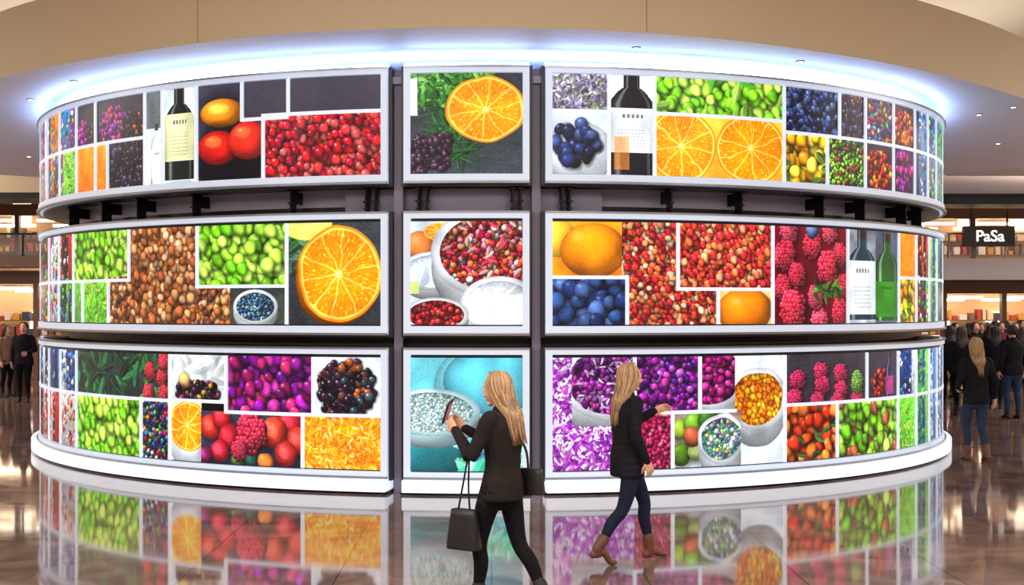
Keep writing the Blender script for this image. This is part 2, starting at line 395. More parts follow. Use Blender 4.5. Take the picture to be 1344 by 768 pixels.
def c_peaches(s):
    h, w = s.shape[:2]; fill(s, (50, 62, 84), (30, 40, 60), .05)
    for (a, b, r, c) in [(.88, .2, .12, (205, 40, 60)), (.95, .5, .12, (225, 60, 50)), (.1, .3, .11, (225, 60, 50)), (.22, .12, .1, (220, 40, 50)), (.3, .48, .12, (200, 30, 50)), (.74, .35, .13, (225, 70, 50)), (.2, .75, .1, (210, 40, 60)), (.85, .75, .11, (190, 50, 50)), (.04, .85, .08, (120, 30, 80)), (.5, .85, .09, (40, 90, 80)), (.38, .9, .07, (90, 130, 60))]:
        half(s, w*a, h*b, w*r, c)
        ball(s, w*(a-.02), h*(b-.03), w*r*.5, np.clip(np.array(c)*1.2+20, 0, 255), .2, soft=.95)
    rasp(s, w*.52, h*.38, 23, (222, 40, 66)); rasp(s, w*.4, h*.72, 12, (205, 45, 70)); half(s, w*.66, h*.92, w*.08, (240, 130, 60))
def c_orgtex(s):
    h, w = s.shape[:2]; fill(s, (250, 150, 20), (245, 165, 30), .2, 5); leaves(s, [(255, 180, 40), (248, 135, 10), (255, 205, 110), (244, 120, 10), (250, 150, 20)], 900, 5, 1.8, lo=.88)
def c_center3(s):
    h, w = s.shape[:2]; fill(s, (118, 198, 208), (78, 166, 188), .04, 30)
    ball(s, w*.72, h*.26, w*.5, (125, 203, 214), 0, h*.42, soft=.9); ball(s, w*.72, h*.2, w*.42, (92, 178, 196), 0, h*.3, soft=.88)
    ball(s, w*.1, h*.85, w*.5, (40, 130, 140), .1, h*.3, soft=.6)
    leaves(s, [(60, 190, 150), (120, 210, 180), (90, 180, 200), (170, 225, 225)], 60, 14, 6, (.45, 1, .68, 1), lo=.85)
    bowl(s, w*.2, h*.48, w*.4, h*.2, lambda t: pile(t, 2.6, [(188, 218, 216), (172, 208, 208), (206, 230, 228)], (165, 202, 204), .2, soft=.7, ao=.2), (190, 222, 230))
def c_splash(s):
    h, w = s.shape[:2]; fill(s, (190, 120, 200), (160, 60, 170), .2, 8)
    leaves(s, [(240, 225, 250), (160, 50, 180), (110, 20, 140), (200, 90, 200), (250, 240, 255), (140, 35, 160)], 1500, 5, 2, lo=.8)
def c_purb(s):
    h, w = s.shape[:2]; fill(s, (200, 170, 210), (150, 120, 180), .1)
    bowl(s, w*.6, h*.35, w*.75, h*.55, lambda t: (pile(t, 4.2, PUR+[(210, 120, 220)], (60, 5, 70)), strokes(t, [(230, 200, 245)], 60, 5, 1.5)))
def c_purb2(s): pile(s, 5.4, PUR+[(80, 30, 130), (190, 90, 200)], (60, 8, 75), asp=.75, soft=.42)
def c_magr(s): pile(s, 3.6, [(220, 40, 110), (200, 20, 80), (240, 90, 140)], (140, 10, 60), .4)
def c_plate(s):
    h, w = s.shape[:2]; fill(s, (225, 230, 238), (200, 210, 225), .04)
    bowl(s, w*.2, h*.35, w*.62, h*.6, lambda t: pile(t, 6, [(190, 20, 130), (150, 10, 110), (225, 60, 160)], (110, 8, 85), asp=.6))
def c_obits(s):
    h, w = s.shape[:2]; fill(s, (220, 228, 236), (210, 218, 228), .04)
    bowl(s, w*.45, h*.40, w*.6, h*.28, lambda t: pile(t, 4.4, ORG, (235, 125, 10), asp=.7, trans=.3, soft=.5, ao=.3))
def c_gbowl(s):
    h, w = s.shape[:2]; fill(s, (110, 70, 50), (190, 205, 215), .05)
    for a, b, c in [(.1, .3, (160, 190, 60)), (.3, .2, (120, 170, 50)), (.12, .75, (90, 130, 30)), (.35, .7, (200, 220, 130)), (.28, .45, (180, 90, 60)), (.5, .12, (60, 110, 40))]: half(s, w*a, h*b, w*.14, c)
    bowl(s, w*.7, h*.5, w*.34, h*.44, lambda t: pile(t, 3.2, [(90, 160, 165), (200, 220, 110), (230, 240, 235), (130, 110, 180), (80, 170, 110)], (120, 160, 165), .3, soft=.5, ao=.3))
def c_rasp2(s):
    h, w = s.shape[:2]; fill(s, (54, 50, 62), (44, 36, 46), .03)
    for a, b in [(.4, .38), (.66, .42), (.14, .5), (.42, .65), (.66, .75), (.12, .88), (.38, .95), (.62, 1.), (.85, .98)]: rasp(s, w*a+rng.uniform(-4, 4), h*b, 14, (205, 35, 80), 13.5)
    rasp(s, w*.87, h*.6, 14, (110, 150, 60))
def c_carr(s):
    h, w = s.shape[:2]; pile(s, 11, [(240, 90, 30), (225, 60, 30), (250, 130, 50)], (80, 40, 30), .4, asp=.55, trans=.2); leaves(s, [(60, 120, 60)], 8, 10, 4)
def c_apple(s): pile(s, 10, GRN+[(170, 90, 60), (120, 160, 60)], (50, 65, 30), .5, trans=.4)
def c_dbot(s): h, w = s.shape[:2]; fill(s, (60, 56, 68), (40, 36, 46), .03); cluster(s, w*.5, h*.7, w*.3, 5, BLK+RED); bottle(s, w*.75, w*.14, .05, 1, (40, 30, 60), (150, 60, 120), .5, .9)
def c_gs(s): strips(s, [(60, 170, 90), (130, 210, 80), (30, 120, 160), (40, 60, 150)], .2)
NOWARP = {c_wine, c_liq, c_pale, c_wbot, c_gbot, c_dark, c_dbot, c_bigorange, c_center3, c_center2, c_bluebowl, c_peach}
SOFTW = {c_bigslice, c_oranges, c_center1, c_oslice, c_bigblue, c_gbowl, c_plate, c_obits, c_blubowl, c_orgh, c_grape, c_grape2, c_plum}

CELLS = {
1: [(40, 68, 0, 1, c_strip), (68, 98, 0, .48, c_stripd), (68, 98, .48, 1, c_strip), (98, 123, 0, .48, c_darkfruit), (98, 123, .48, 1, c_org), (80, 97, .5, 1, c_green),
    (125, 187, 0, .48, c_darkfruit), (123, 139, .5, 1, c_org), (141, 187, .5, 1, c_black), (190, 211, 0, 1, c_pale), (212, 254, 0, 1, c_wine),
    (257, 376, 0, .4, c_dark), (257, 343, 0, 1, c_peach), (318, 376, 0, .38, c_dark), (378, 500, 0, .36, c_dark), (345, 500, .37, 1, c_redb),
    (535, 690, 0, 1, c_center1),
    (722, 800, 0, .37, c_flower), (722, 800, .37, 1, c_blubowl), (801, 860, 0, 1, c_liq), (861, 1030, 0, .37, c_grape), (861, 1030, .37, 1, c_oranges),
    (1032, 1104, 0, .48, c_blue), (1104, 1138, 0, .48, c_black), (1138, 1175, 0, .48, c_multi), (1032, 1088, .48, 1, c_yel), (1089, 1138, .48, 1, c_mot),
    (1138, 1175, .48, 1, c_redmix), (1175, 1203, 0, .48, c_redmix), (1175, 1203, .48, 1, c_mag), (1203, 1222, 0, 1, c_bluew), (1222, 1241, 0, 1, c_gs)],
2: [(40, 75, 0, 1, c_stripd), (75, 93, 0, .5, c_redw), (75, 106, .5, 1, c_gs), (93, 167, 0, .54, c_grape2), (107, 140, .55, 1, c_green), (141, 256, .5, 1, c_nuts2), (168, 256, 0, 1, c_nuts),
    (256, 310, .6, 1, c_nuts2), (257, 374, 0, .61, c_grape2), (300, 374, .63, 1, c_bluebowl), (376, 500, 0, 1, c_bigslice),
    (535, 690, 0, 1, c_center2),
    (722, 818, 0, .53, c_bigorange), (722, 823, .54, 1, c_bigblue), (818, 892, 0, .54, c_coral), (824, 944, .53, 1, c_coral), (890, 1015, 0, .64, c_coral2), (945, 1015, .65, 1, c_orgh),
    (1017, 1114, 0, 1, c_rasp), (1115, 1153, 0, 1, c_wbot), (1153, 1181, 0, 1, c_gbot), (1182, 1205, 0, .5, c_org), (1182, 1205, .5, 1, c_yel), (1205, 1222, 0, .5, c_redw), (1205, 1222, .5, 1, c_stripd), (1222, 1241, 0, 1, c_gs)],
3: [(40, 77, 0, .44, c_bluew), (40, 77, .44, 1, c_redw), (77, 98, 0, .44, c_bluew), (77, 98, .44, 1, c_redw), (98, 180, 0, .44, c_herb), (180, 220, 0, .44, c_redber), (98, 182, .45, 1, c_grape2), (184, 220, .45, 1, c_multi),
    (222, 294, 0, .43, c_wdark), (296, 409, 0, .52, c_plum), (411, 500, 0, .52, c_bbw), (222, 262, .43, 1, c_oslice), (262, 395, .52, 1, c_peaches), (397, 500, .53, 1, c_orgtex),
    (535, 690, 0, 1, c_center3),
    (722, 834, 0, 1, c_splash), (752, 834, 0, .6, c_purb), (835, 919, 0, .5, c_purb2), (836, 883, .51, 1, c_magr), (921, 990, 0, .5, c_plate), (968, 1031, 0, 1, c_obits), (885, 975, .5, 1, c_gbowl),
    (1033, 1140, 0, .47, c_rasp2), (1140, 1180, 0, .47, c_dbot), (1033, 1101, .47, 1, c_carr), (1102, 1180, .47, 1, c_apple), (1181, 1205, 0, .47, c_bluew), (1181, 1205, .47, 1, c_green), (1205, 1222, 0, 1, c_gs), (1222, 1241, 0, 1, c_bluew)]}
VB = {
1: [(60, 0, 1), (76, 0, 1), (98, 0, 1), (123, 0, 1), (139, .48, 1), (188, 0, 1), (211, 0, 1), (256, 0, 1), (316, 0, .39), (377, 0, .36), (344, .36, 1),
    (800, 0, 1), (860, 0, 1), (1031, 0, 1), (1104, 0, .48), (1138, 0, 1), (1175, 0, 1), (1203, 0, 1), (1220, 0, 1), (1231, 0, 1), (1088, .48, 1)],
2: [(62, 0, 1), (75, 0, 1), (94, 0, 1), (167, 0, .54), (106, .54, 1), (140, .54, 1), (375, 0, 1), (257, 0, .62), (824, .54, 1), (1016, 0, 1), (944, .65, 1), (891, 0, .65), (1115, 0, 1), (1182, 0, 1), (1205, 0, 1), (1222, 0, 1), (1232, 0, 1)],
3: [(62, 0, 1), (77, 0, 1), (98, 0, 1), (183, .44, 1), (221, 0, 1), (295, 0, .52), (410, 0, .52), (396, .52, 1), (920, 0, .5), (834, 0, .5), (884, .5, 1), (1032, 0, 1), (1140, 0, .47), (1101, .47, 1), (1181, 0, 1), (1205, 0, 1), (1222, 0, 1), (1232, 0, 1)]}
HB = {1: [(40, 188, .48), (316, 377, .39), (344, 500, .36), (722, 800, .37), (860, 1031, .37), (1031, 1250, .48)],
      2: [(40, 167, .54), (257, 375, .62), (722, 824, .54), (891, 1016, .65), (1182, 1250, .5)],
      3: [(40, 221, .44), (221, 295, .43), (295, 500, .52), (834, 920, .5), (884, 968, .5), (1032, 1250, .47)]}

M_screen = bpy.data.materials.new('led_screen'); M_screen.use_nodes = True
nt = M_screen.node_tree; b = nt.nodes['Principled BSDF']
b.inputs['Base Color'].default_value = (.01, .01, .012, 1); b.inputs['Roughness'].default_value = .3
b.inputs['Specular IOR Level'].default_value = .2
at = nt.nodes.new('ShaderNodeVertexColor'); at.layer_name = 'picture'
nt.links.new(at.outputs['Color'], b.inputs['Emission Color']); b.inputs['Emission Strength'].default_value = 1.15
try: M_screen.cycles.emission_sampling = 'NONE'
except Exception: pass

def grid_obj(name, arr, c0, c1, ztop, parent):
    H, W = arr.shape[:2]
    cols = []; c = c0
    lim = rad(52)*R
    while c <= c1:
        cols.append(c); s = S0+c/PX
        c += 1 if abs(s) < lim else 3
    cols = np.array(cols)
    phi = (S0+cols/PX)/R
    z = ztop-np.arange(H)/PX
    n = len(cols)
    co = np.zeros((H, n, 3), np.float32)
    r = R-.035
    co[..., 0] = r*np.sin(phi)[None]; co[..., 1] = -r*np.cos(phi)[None]; co[..., 2] = z[:, None]
    idx = np.arange(H*n).reshape(H, n)
    q = np.stack([idx[1:, :-1], idx[1:, 1:], idx[:-1, 1:], idx[:-1, :-1]], -1).reshape(-1, 4)
    me = bpy.data.meshes.new(name)
    me.vertices.add(H*n); me.vertices.foreach_set('co', co.ravel())
    me.loops.add(q.size); me.loops.foreach_set('vertex_index', q.ravel().astype(np.int32))
    me.polygons.add(len(q)); me.polygons.foreach_set('loop_start', np.arange(0, q.size, 4, dtype=np.int32))
    try: me.polygons.foreach_set('loop_total', np.full(len(q), 4, np.int32))
    except Exception: pass
    me.update(calc_edges=True)
    ca = me.color_attributes.new('picture', 'FLOAT_COLOR', 'POINT')
    col = np.ones((H, n, 4), np.float32); col[..., :3] = s2l(np.clip(arr[:, cols], 0, 1))
    ca.data.foreach_set('color', col.ravel())
    me.materials.append(M_screen)
    o = bpy.data.objects.new(name, me); COL.objects.link(o); o.parent = parent
    return o

sections = [(-SPAN, bearing(508)), (bearing(529.5), bearing(695)), (bearing(716.5), SPAN)]
colof = lambda phi: (phi*R-S0)*PX
for row in (1, 2, 3):
    zi0, zi1, zo0, zo1 = ROWS[row]
    Hh = int((zi1-zi0)*PX)+1; Ww = int(2*R*SPAN*PX)+1
    arr = np.zeros((Hh, Ww, 3))
    a0 = int(colof(bearing(60))); a1 = int(colof(bearing(1232)))
    strips(arr[:, :a0], MIX); strips(arr[:, a1:], MIX)
    for (x0, x1, v0, v1, fn) in CELLS[row]:
        i0, i1 = int(colof(bearing(x0))), int(colof(bearing(x1)))+1
        j0, j1 = int(v0*Hh), int(v1*Hh)+1
        sub = arr[j0:j1, i0:i1]
        if sub.size:
            fn(sub)
            if fn not in NOWARP:
                np.clip(sub, 0, 1, out=sub)
                if fn in SOFTW: warp(sub, 1.6*K, 26*K)
                else: warp(sub, 1.1*K, 8*K)
            if fn is not c_dark:
                h_, w_ = sub.shape[:2]
                sub *= (.88+.26*noise2(h_, w_, 26*K))[..., None]
                sub += (noise2(h_, w_, 1.6)-.5)[..., None]*.07
    arr = np.clip(arr, 0, 1)
    bl = arr.copy(); bl[1:-1, 1:-1] = (arr[:-2, 1:-1]+arr[2:, 1:-1]+arr[1:-1, :-2]+arr[1:-1, 2:])/4
    arr = np.clip(arr+(arr-bl)*.6, 0, 1)
    arr = np.clip((arr-.5)*1.12+.56, 0, 1)
    g_ = arr.mean(-1, keepdims=True); arr = np.clip(g_+(arr-g_)*1.1, 0, 1)
    for k, (p0, p1) in enumerate(sections):
        e = empty('curved_display_panel')
        side = .075/R
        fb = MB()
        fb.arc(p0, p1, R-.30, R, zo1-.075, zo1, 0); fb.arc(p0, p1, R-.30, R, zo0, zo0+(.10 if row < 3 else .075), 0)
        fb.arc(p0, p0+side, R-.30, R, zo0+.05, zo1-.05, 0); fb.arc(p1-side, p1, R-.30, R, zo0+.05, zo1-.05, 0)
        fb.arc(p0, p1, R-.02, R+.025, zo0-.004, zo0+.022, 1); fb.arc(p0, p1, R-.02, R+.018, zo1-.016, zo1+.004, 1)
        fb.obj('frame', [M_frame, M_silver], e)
        bb = MB(); ex = .04/R
        bb.arc(p0-ex, p1+ex, R-.42, R-.07, zo0-.03, zo1+.01, 0)
        bb.obj('housing', [M_body], e)
        grid_obj('screen', arr, int(colof(p0+side))-1, int(colof(p1-side))+1, zi1, e)
        mb = MB(); zh = lambda v: zi1-(zi1-zi0)*v
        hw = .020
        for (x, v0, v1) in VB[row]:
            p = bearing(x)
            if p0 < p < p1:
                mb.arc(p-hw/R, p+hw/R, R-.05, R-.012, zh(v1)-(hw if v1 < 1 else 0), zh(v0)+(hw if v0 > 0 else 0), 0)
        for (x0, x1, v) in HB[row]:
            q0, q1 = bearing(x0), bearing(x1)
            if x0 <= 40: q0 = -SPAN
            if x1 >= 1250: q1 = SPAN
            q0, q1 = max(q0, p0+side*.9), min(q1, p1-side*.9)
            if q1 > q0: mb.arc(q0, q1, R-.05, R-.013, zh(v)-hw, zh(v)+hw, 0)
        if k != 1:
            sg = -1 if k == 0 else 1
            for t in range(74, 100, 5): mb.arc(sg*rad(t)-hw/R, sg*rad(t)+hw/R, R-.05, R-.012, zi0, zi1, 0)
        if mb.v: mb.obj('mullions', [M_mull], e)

# tower core, plinth, brackets
tower = empty('cylindrical_display_tower')
m = MB(); m.arc(-math.pi, math.pi, 6.2, R-.44, .0, 4.62, 0, 2); m.obj('core_drum', [M_core], tower)
m = MB()
m.arc(sections[0][1]+.006, sections[1][0]-.006, R-.43, R-.16, 0, 4.79, 0); m.arc(sections[1][1]+.006, sections[2][0]-.006, R-.43, R-.16, 0, 4.79, 0)
m.arc(bearing(440), bearing(800), R-.43, R-.32, 3.18, 3.45, 0)
m.obj('pilasters', [M_pil], tower)
m = MB()
m.arc(-math.pi, math.pi, R-.45, R-.40, 3.22, 3.26, 0, 2)
m.arc(-math.pi, math.pi, R-.45, R-.36, 1.68, 1.74, 0, 2)
m.obj('service_rails', [M_dark], tower)
m = MB()
for (p0, p1) in sections:
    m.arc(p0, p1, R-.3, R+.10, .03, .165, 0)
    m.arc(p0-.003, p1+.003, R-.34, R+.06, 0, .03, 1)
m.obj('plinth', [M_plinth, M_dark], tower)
m = MB(); m.arc(-math.pi, math.pi, 6.55, 6.8, 4.70, 4.74, 0, 2); m.obj('cove_led_strip', [M_led], tower)
m = MB()
for (p0, p1) in sections: m.arc(p0, p1, R-.09, R-.02, 4.806, 4.812, 0, 1.5, 4.85)
m.obj('edge_led_strip', [M_led2], tower)
m = MB(); m.arc(-math.pi, math.pi, 6.2, R-.1, 4.62, 4.70, 0, 2); m.obj('top_cap', [M_core], tower)
br = MB()
for x in (75, 118, 165, 240, 372, 474, 486, 545, 556, 674, 685, 742, 752, 890, 985, 1095, 1150, 1205, 1225):
    p = bearing(x); w = .018/R
    br.arc(p-w, p+w, R-.46, R-.22, 3.30, 3.44, 0)
    br.arc(p-w*.5, p+w*.5, R-.30, R-.16, 3.17, 3.48, 0)
    br.arc(p-w*1.9, p+w*1.9, R-.30, R-.14, 3.43, 3.455, 0)
    br.arc(p-w*1.6, p+w*1.6, R-.28, R-.15, 3.29, 3.31, 0)
    br.arc(p-w*1.4, p+w*1.4, R-.28, R-.15, 3.21, 3.225, 0)
br.obj('brackets', [M_dark], tower)

# ------------------------------------------------------------------ room shell
M_ceil = mat('ceiling_paint', rgb(214, 202, 184), .8, noise=.03, nscale=.6)
M_soff = mat('soffit_white', (.68, .70, .80), .55, noise=.03, nscale=.5)
M_fasc = mat('fascia_beige', rgb(212, 196, 166), .6, noise=.04, nscale=.4)
M_wall = mat('wall_beige', rgb(206, 186, 160), .7, noise=.06, nscale=.5)
M_floor = bpy.data.materials.new('polished_marble'); M_floor.use_nodes = True
nt = M_floor.node_tree; b = nt.nodes['Principled BSDF']
tc = nt.nodes.new('ShaderNodeTexCoord')
br_ = nt.nodes.new('ShaderNodeTexBrick'); br_.offset = 0
br_.inputs['Scale'].default_value = 1.; br_.inputs['Mortar Size'].default_value = .008
br_.inputs['Brick Width'].default_value = 1.2; br_.inputs['Row Height'].default_value = 1.2
br_.inputs['Color1'].default_value = (.25, .17, .145, 1); br_.inputs['Color2'].default_value = (.205, .14, .122, 1); br_.inputs['Mortar'].default_value = (.07, .05, .04, 1)
nt.links.new(tc.outputs['Object'], br_.inputs['Vector'])
nz = nt.nodes.new('ShaderNodeTexNoise'); nz.inputs['Scale'].default_value = 1.7; nz.inputs['Detail'].default_value = 9; nz.inputs['Distortion'].default_value = 1.2
nt.links.new(tc.outputs['Object'], nz.inputs['Vector'])
rp = nt.nodes.new('ShaderNodeValToRGB'); rp.color_ramp.elements[0].position = .35; rp.color_ramp.elements[0].color = (.6, .6, .6, 1)
rp.color_ramp.elements[1].position = .7; rp.color_ramp.elements[1].color = (1.35, 1.25, 1.2, 1)
nt.links.new(nz.outputs['Fac'], rp.inputs[0])
mx = nt.nodes.new('ShaderNodeMixRGB'); mx.blend_type = 'MULTIPLY'; mx.inputs[0].default_value = 1
nt.links.new(br_.outputs['Color'], mx.inputs[1]); nt.links.new(rp.outputs[0], mx.inputs[2]); nt.links.new(mx.outputs[0], b.inputs['Base Color'])
mr = nt.nodes.new('ShaderNodeMapRange'); mr.inputs['To Min'].default_value = .015; mr.inputs['To Max'].default_value = .10
nt.links.new(nz.outputs['Fac'], mr.inputs['Value']); nt.links.new(mr.outputs[0], b.inputs['Roughness'])
b.inputs['IOR'].default_value = 2.15
bp = nt.nodes.new('ShaderNodeBump'); bp.inputs['Strength'].default_value = .12; bp.inputs['Distance'].default_value = .004; bp.invert = True
nt.links.new(br_.outputs['Fac'], bp.inputs['Height']); nt.links.new(bp.outputs[0], b.inputs['Normal'])

XW, YB, YF, ZC = 26., 27., -30., 7.0
def room(name, *a, m_):
    q = MB(); q.box(*a); return q.obj(name, [m_])
room('floor', -XW, XW, YF, YB, -.2, 0, m_=M_floor)
room('ceiling', -XW, XW, YF, YB, ZC, ZC+.2, m_=M_ceil)
room('wall_back', -XW, XW, YB, YB+.2, 0, ZC, m_=M_wall)
room('wall_front', -XW, XW, YF-.2, YF, 0, ZC, m_=M_wall)
room('wall_left', -XW-.2, -XW, YF, YB, 0, ZC, m_=M_wall)
room('wall_right', XW, XW+.2, YF, YB, 0, ZC, m_=M_wall)

# circular soffit slab
ctrl = [(-13.2, 27.2), (-10.8, 23.2), (-8.3, 19.6), (-6.28, 16.97), (-4.49, 15.5), (-2.87, 14.5), (-1.57, 14.03), (-.2, 13.9), (1.25, 14.05), (3.0, 14.74), (5.21, 16.3), (7.48, 18.65), (9.6, 21.6), (12.4, 25.6)]
def catmull(p, n):
    out = []
    for i in range(len(p)-1):
        a = p[max(0, i-1)]; b_ = p[i]; c = p[i+1]; d = p[min(len(p)-1, i+2)]
        for k in range(n):
            t = k/n
            out.append(tuple(.5*((2*b_[j])+(-a[j]+c[j])*t+(2*a[j]-5*b_[j]+4*c[j]-d[j])*t*t+(-a[j]+3*b_[j]-3*c[j]+d[j])*t**3) for j in range(len(b_))))
    out.append(tuple(p[-1])); return out
edge = catmull(ctrl, 8)
poly = [(x, d-L) for x, d in edge]+[(9, 31-L), (-9, 31-L)]
n = len(poly)
q = MB()
q.add([(x, y, 5.02) for x, y in poly]+[(x, y, 5.87) for x, y in poly], [tuple(range(n))[::-1]], 0)
q.f += [tuple(range(n, 2*n))]+[(i, (i+1) % n, n+(i+1) % n, n+i) for i in range(n)]; q.m += [0]+[1]*n
so = q.obj('ceiling_soffit', [M_soff, M_fasc])
q = MB()
for i in (14, 38, 66, 88):
    x, y = poly[i]; q.box(x-.004, x+.004, y-.004, y+.01, 5.03, 5.87)
q.obj('trim_1', [mat('joint', rgb(160, 142, 118), .8)])
M_lamp = mat('downlight_lens', (1, 1, 1), .4, 0, (1, .93, .85), 5.)
M_rim = mat('downlight_rim', rgb(80, 78, 90), .4, .5)
q = MB()
for (px, py) in [(97, 106), (40, 130), (38, 205), (60, 180), (835, 62), (1050, 80), (1285, 150), (1310, 188), (1330, 140)]:
    d = 2.92*F/(HY-py); x = (px-CX)/F*d
    q.cyl((x, d-L), .05, 5.008, 5.019, 1); q.cyl((x, d-L), .034, 5.004, 5.008, 0)
q.obj('recessed_downlights', [M_lamp, M_rim])

# ------------------------------------------------------------------ side concourses
M_white = mat('balcony_white', rgb(228, 224, 230), .5, noise=.04)
M_brown = mat('shop_timber', rgb(104, 72, 54), .4, noise=.3, nscale=3)
M_shopw = mat('shop_interior_wall', rgb(216, 178, 138), .7, noise=.2, nscale=2)
M_warm = mat('warm_light_strip', (1, .8, .6), .5, 0, (1., .78, .5), 12.)
M_pinkl = mat('shop_light_panel', (1, .9, .85), .5, 0, (1., .86, .78), 2.0)
M_black = mat('sign_black', rgb(14, 13, 16), .4, noise=.1)
goods = [mat('goods_%d' % i, rgb(*c), .6, noise=.2) for i, c in enumerate([(180, 60, 50), (220, 200, 170), (60, 60, 90), (210, 150, 60), (120, 90, 70), (230, 220, 215)])]
def shop(x0, x1, y, z0, z1, depth=3.):
    e = empty('shop_front', (0, 0, 0))
    q = MB()
    q.box(x0, x1, y+depth, y+depth+.1, z0, z1, 1)
    w = (x1-x0)
    nb = max(2, int(w/1.6))
    for i in range(nb+1):
        x = x0+w*i/nb; q.box(x-.07, x+.07, y-.05, y+.15, z0, z1, 0)
    q.box(x0, x1, y-.1, y+.2, z1-.35, z1, 0); q.box(x0, x1, y, y+.1, z0, z0+.12, 0)
    q.obj('frame', [M_brown, M_shopw], e)
    q = MB()
    for i in range(nb):
        xc = x0+w*(i+.5)/nb
        q.box(xc-.5, xc+.5, y+.6, y+.7, z1-.5, z1-.42, 0)
        q.box(xc-.3, xc+.3, y+depth-.08, y+depth-.02, z0+1.2, z0+1.95, 1)
        q.box(xc-.6, xc+.6, y+depth-.5, y+depth-.45, z1-.55, z1-.48, 0)
    q.obj('lights', [M_warm, M_pinkl], e)
    q = MB()
    for s in range(4):
        z = z0+.35+s*.45
        if z > z1-.8: break
        q.box(x0+.1, x1-.1, y+depth-.5, y+depth-.1, z-.03, z, 6)
        x = x0+.2
        while x < x1-.3:
            ww = random.uniform(.1, .3); h = random.uniform(.12, .34)
            q.box(x, x+ww*.8, y+depth-.45, y+depth-.2, z, z+h, random.randrange(6)); x += ww+.03
    q.obj('shelves', goods+[M_brown], e)
    return e
shop(11.5, 25.5, 17., 0, 2.84); shop(11.5, 25.5, 19.5, 3.48, 5.2)
q = MB(); q.box(11.0, 25.9, 15.5, 26.9, 2.86, 3.47, 0); q.box(11.0, 25.9, 15.45, 15.5, 2.80, 2.86, 1); q.obj('balcony_slab', [M_white, M_dark])
M_rg = mat('rail_glass_clear', rgb(200, 210, 215), .05)
M_rg.node_tree.nodes['Principled BSDF'].inputs['Alpha'].default_value = .18
q = MB(); q.box(11.2, 25.9, 15.6, 15.64, 3.5, 4.15, 0); q.box(11.2, 25.9, 15.57, 15.67, 4.15, 4.2, 1)
for i in range(10): q.box(11.3+i*1.6, 11.34+i*1.6, 15.58, 15.66, 3.47, 4.18, 1)
q.obj('balcony_railing', [M_rg, M_silver])
q = MB(); q.box(10.5, 25.9, 13.0, 13.8, 5.05, 6.95, 0); q.box(10.5, 25.9, 12.7, 14.2, 4.78, 5.05, 1); q.obj('upper_bulkhead', [M_white, M_dark])
q = MB(); q.box(11.8, 25.9, 9.5, 12.6, 5.5, 5.62, 0); q.box(11.8, 25.9, 9.4, 9.5, 5.46, 6.1, 0); q.obj('ceiling_raft', [M_white])
sg = empty('shop_sign')
q = MB(); q.box(13.1, 14.5, 14.9, 15.1, 3.78, 4.34, 0)
q.box(13.3, 13.34, 14.98, 15.02, 4.34, 4.8, 0); q.box(14.3, 14.34, 14.98, 15.02, 4.34, 4.8, 0)
q.obj('sign_box', [M_black], sg)
M_txt = mat('sign_letters_lit', (1, 1, 1), .4, 0, (1, .97, .95), 1.3)
tx = bpy.data.curves.new('letters', 'FONT'); tx.body = 'PaSa'; tx.size = .44; tx.align_x = 'CENTER'; tx.extrude = .01; tx.offset = .004
to = bpy.data.objects.new('letters', tx); COL.objects.link(to); to.parent = sg
to.location = (13.8, 14.87, 3.92); to.rotation_euler = (rad(90), 0, 0); tx.materials.append(M_txt)
shop(-25.5, -11.2, 16., 0, 3.1); shop(-25.5, -11.2, 19.5, 3.6, 5.3)
q = MB(); q.box(-25.9, -10.8, 14.8, 26.9, 3.2, 3.5, 0); q.obj('balcony_slab', [M_brown])
q = MB(); q.box(-25.9, -11, 14.9, 14.94, 3.5, 4.1, 0); q.box(-25.9, -11, 14.87, 14.97, 4.1, 4.15, 1)
for i in range(10): q.box(-25.8+i*1.6, -25.76+i*1.6, 14.88, 14.96, 3.5, 4.12, 1)
q.obj('balcony_railing', [M_rg, M_dark])
q = MB(); q.box(-25.9, -10.8, 12.5, 13.4, 5.05, 6.95, 0); q.box(-25.9, -10.8, 12.3, 13.6, 4.9, 5.05, 1); q.obj('upper_bulkhead', [M_fasc, M_dark])
q = MB(); q.box(-16, -11.3, 9.5, 10.6, 0, 1.05, 0); q.box(-16.05, -11.25, 9.4, 10.7, 1.05, 1.12, 1)
for i in range(9): q.box(-15.9+i*.5, -15.6+i*.5, 9.6, 9.9, 1.12, 1.12+random.uniform(.15, .35), 2+i % 3)
q.obj('kiosk_counter', [M_brown, M_white]+goods[:3])
q = MB(); q.cyl((-16.6, 4), .45, 0, 7, 0, 32); q.obj('round_column', [M_white], smooth=False)

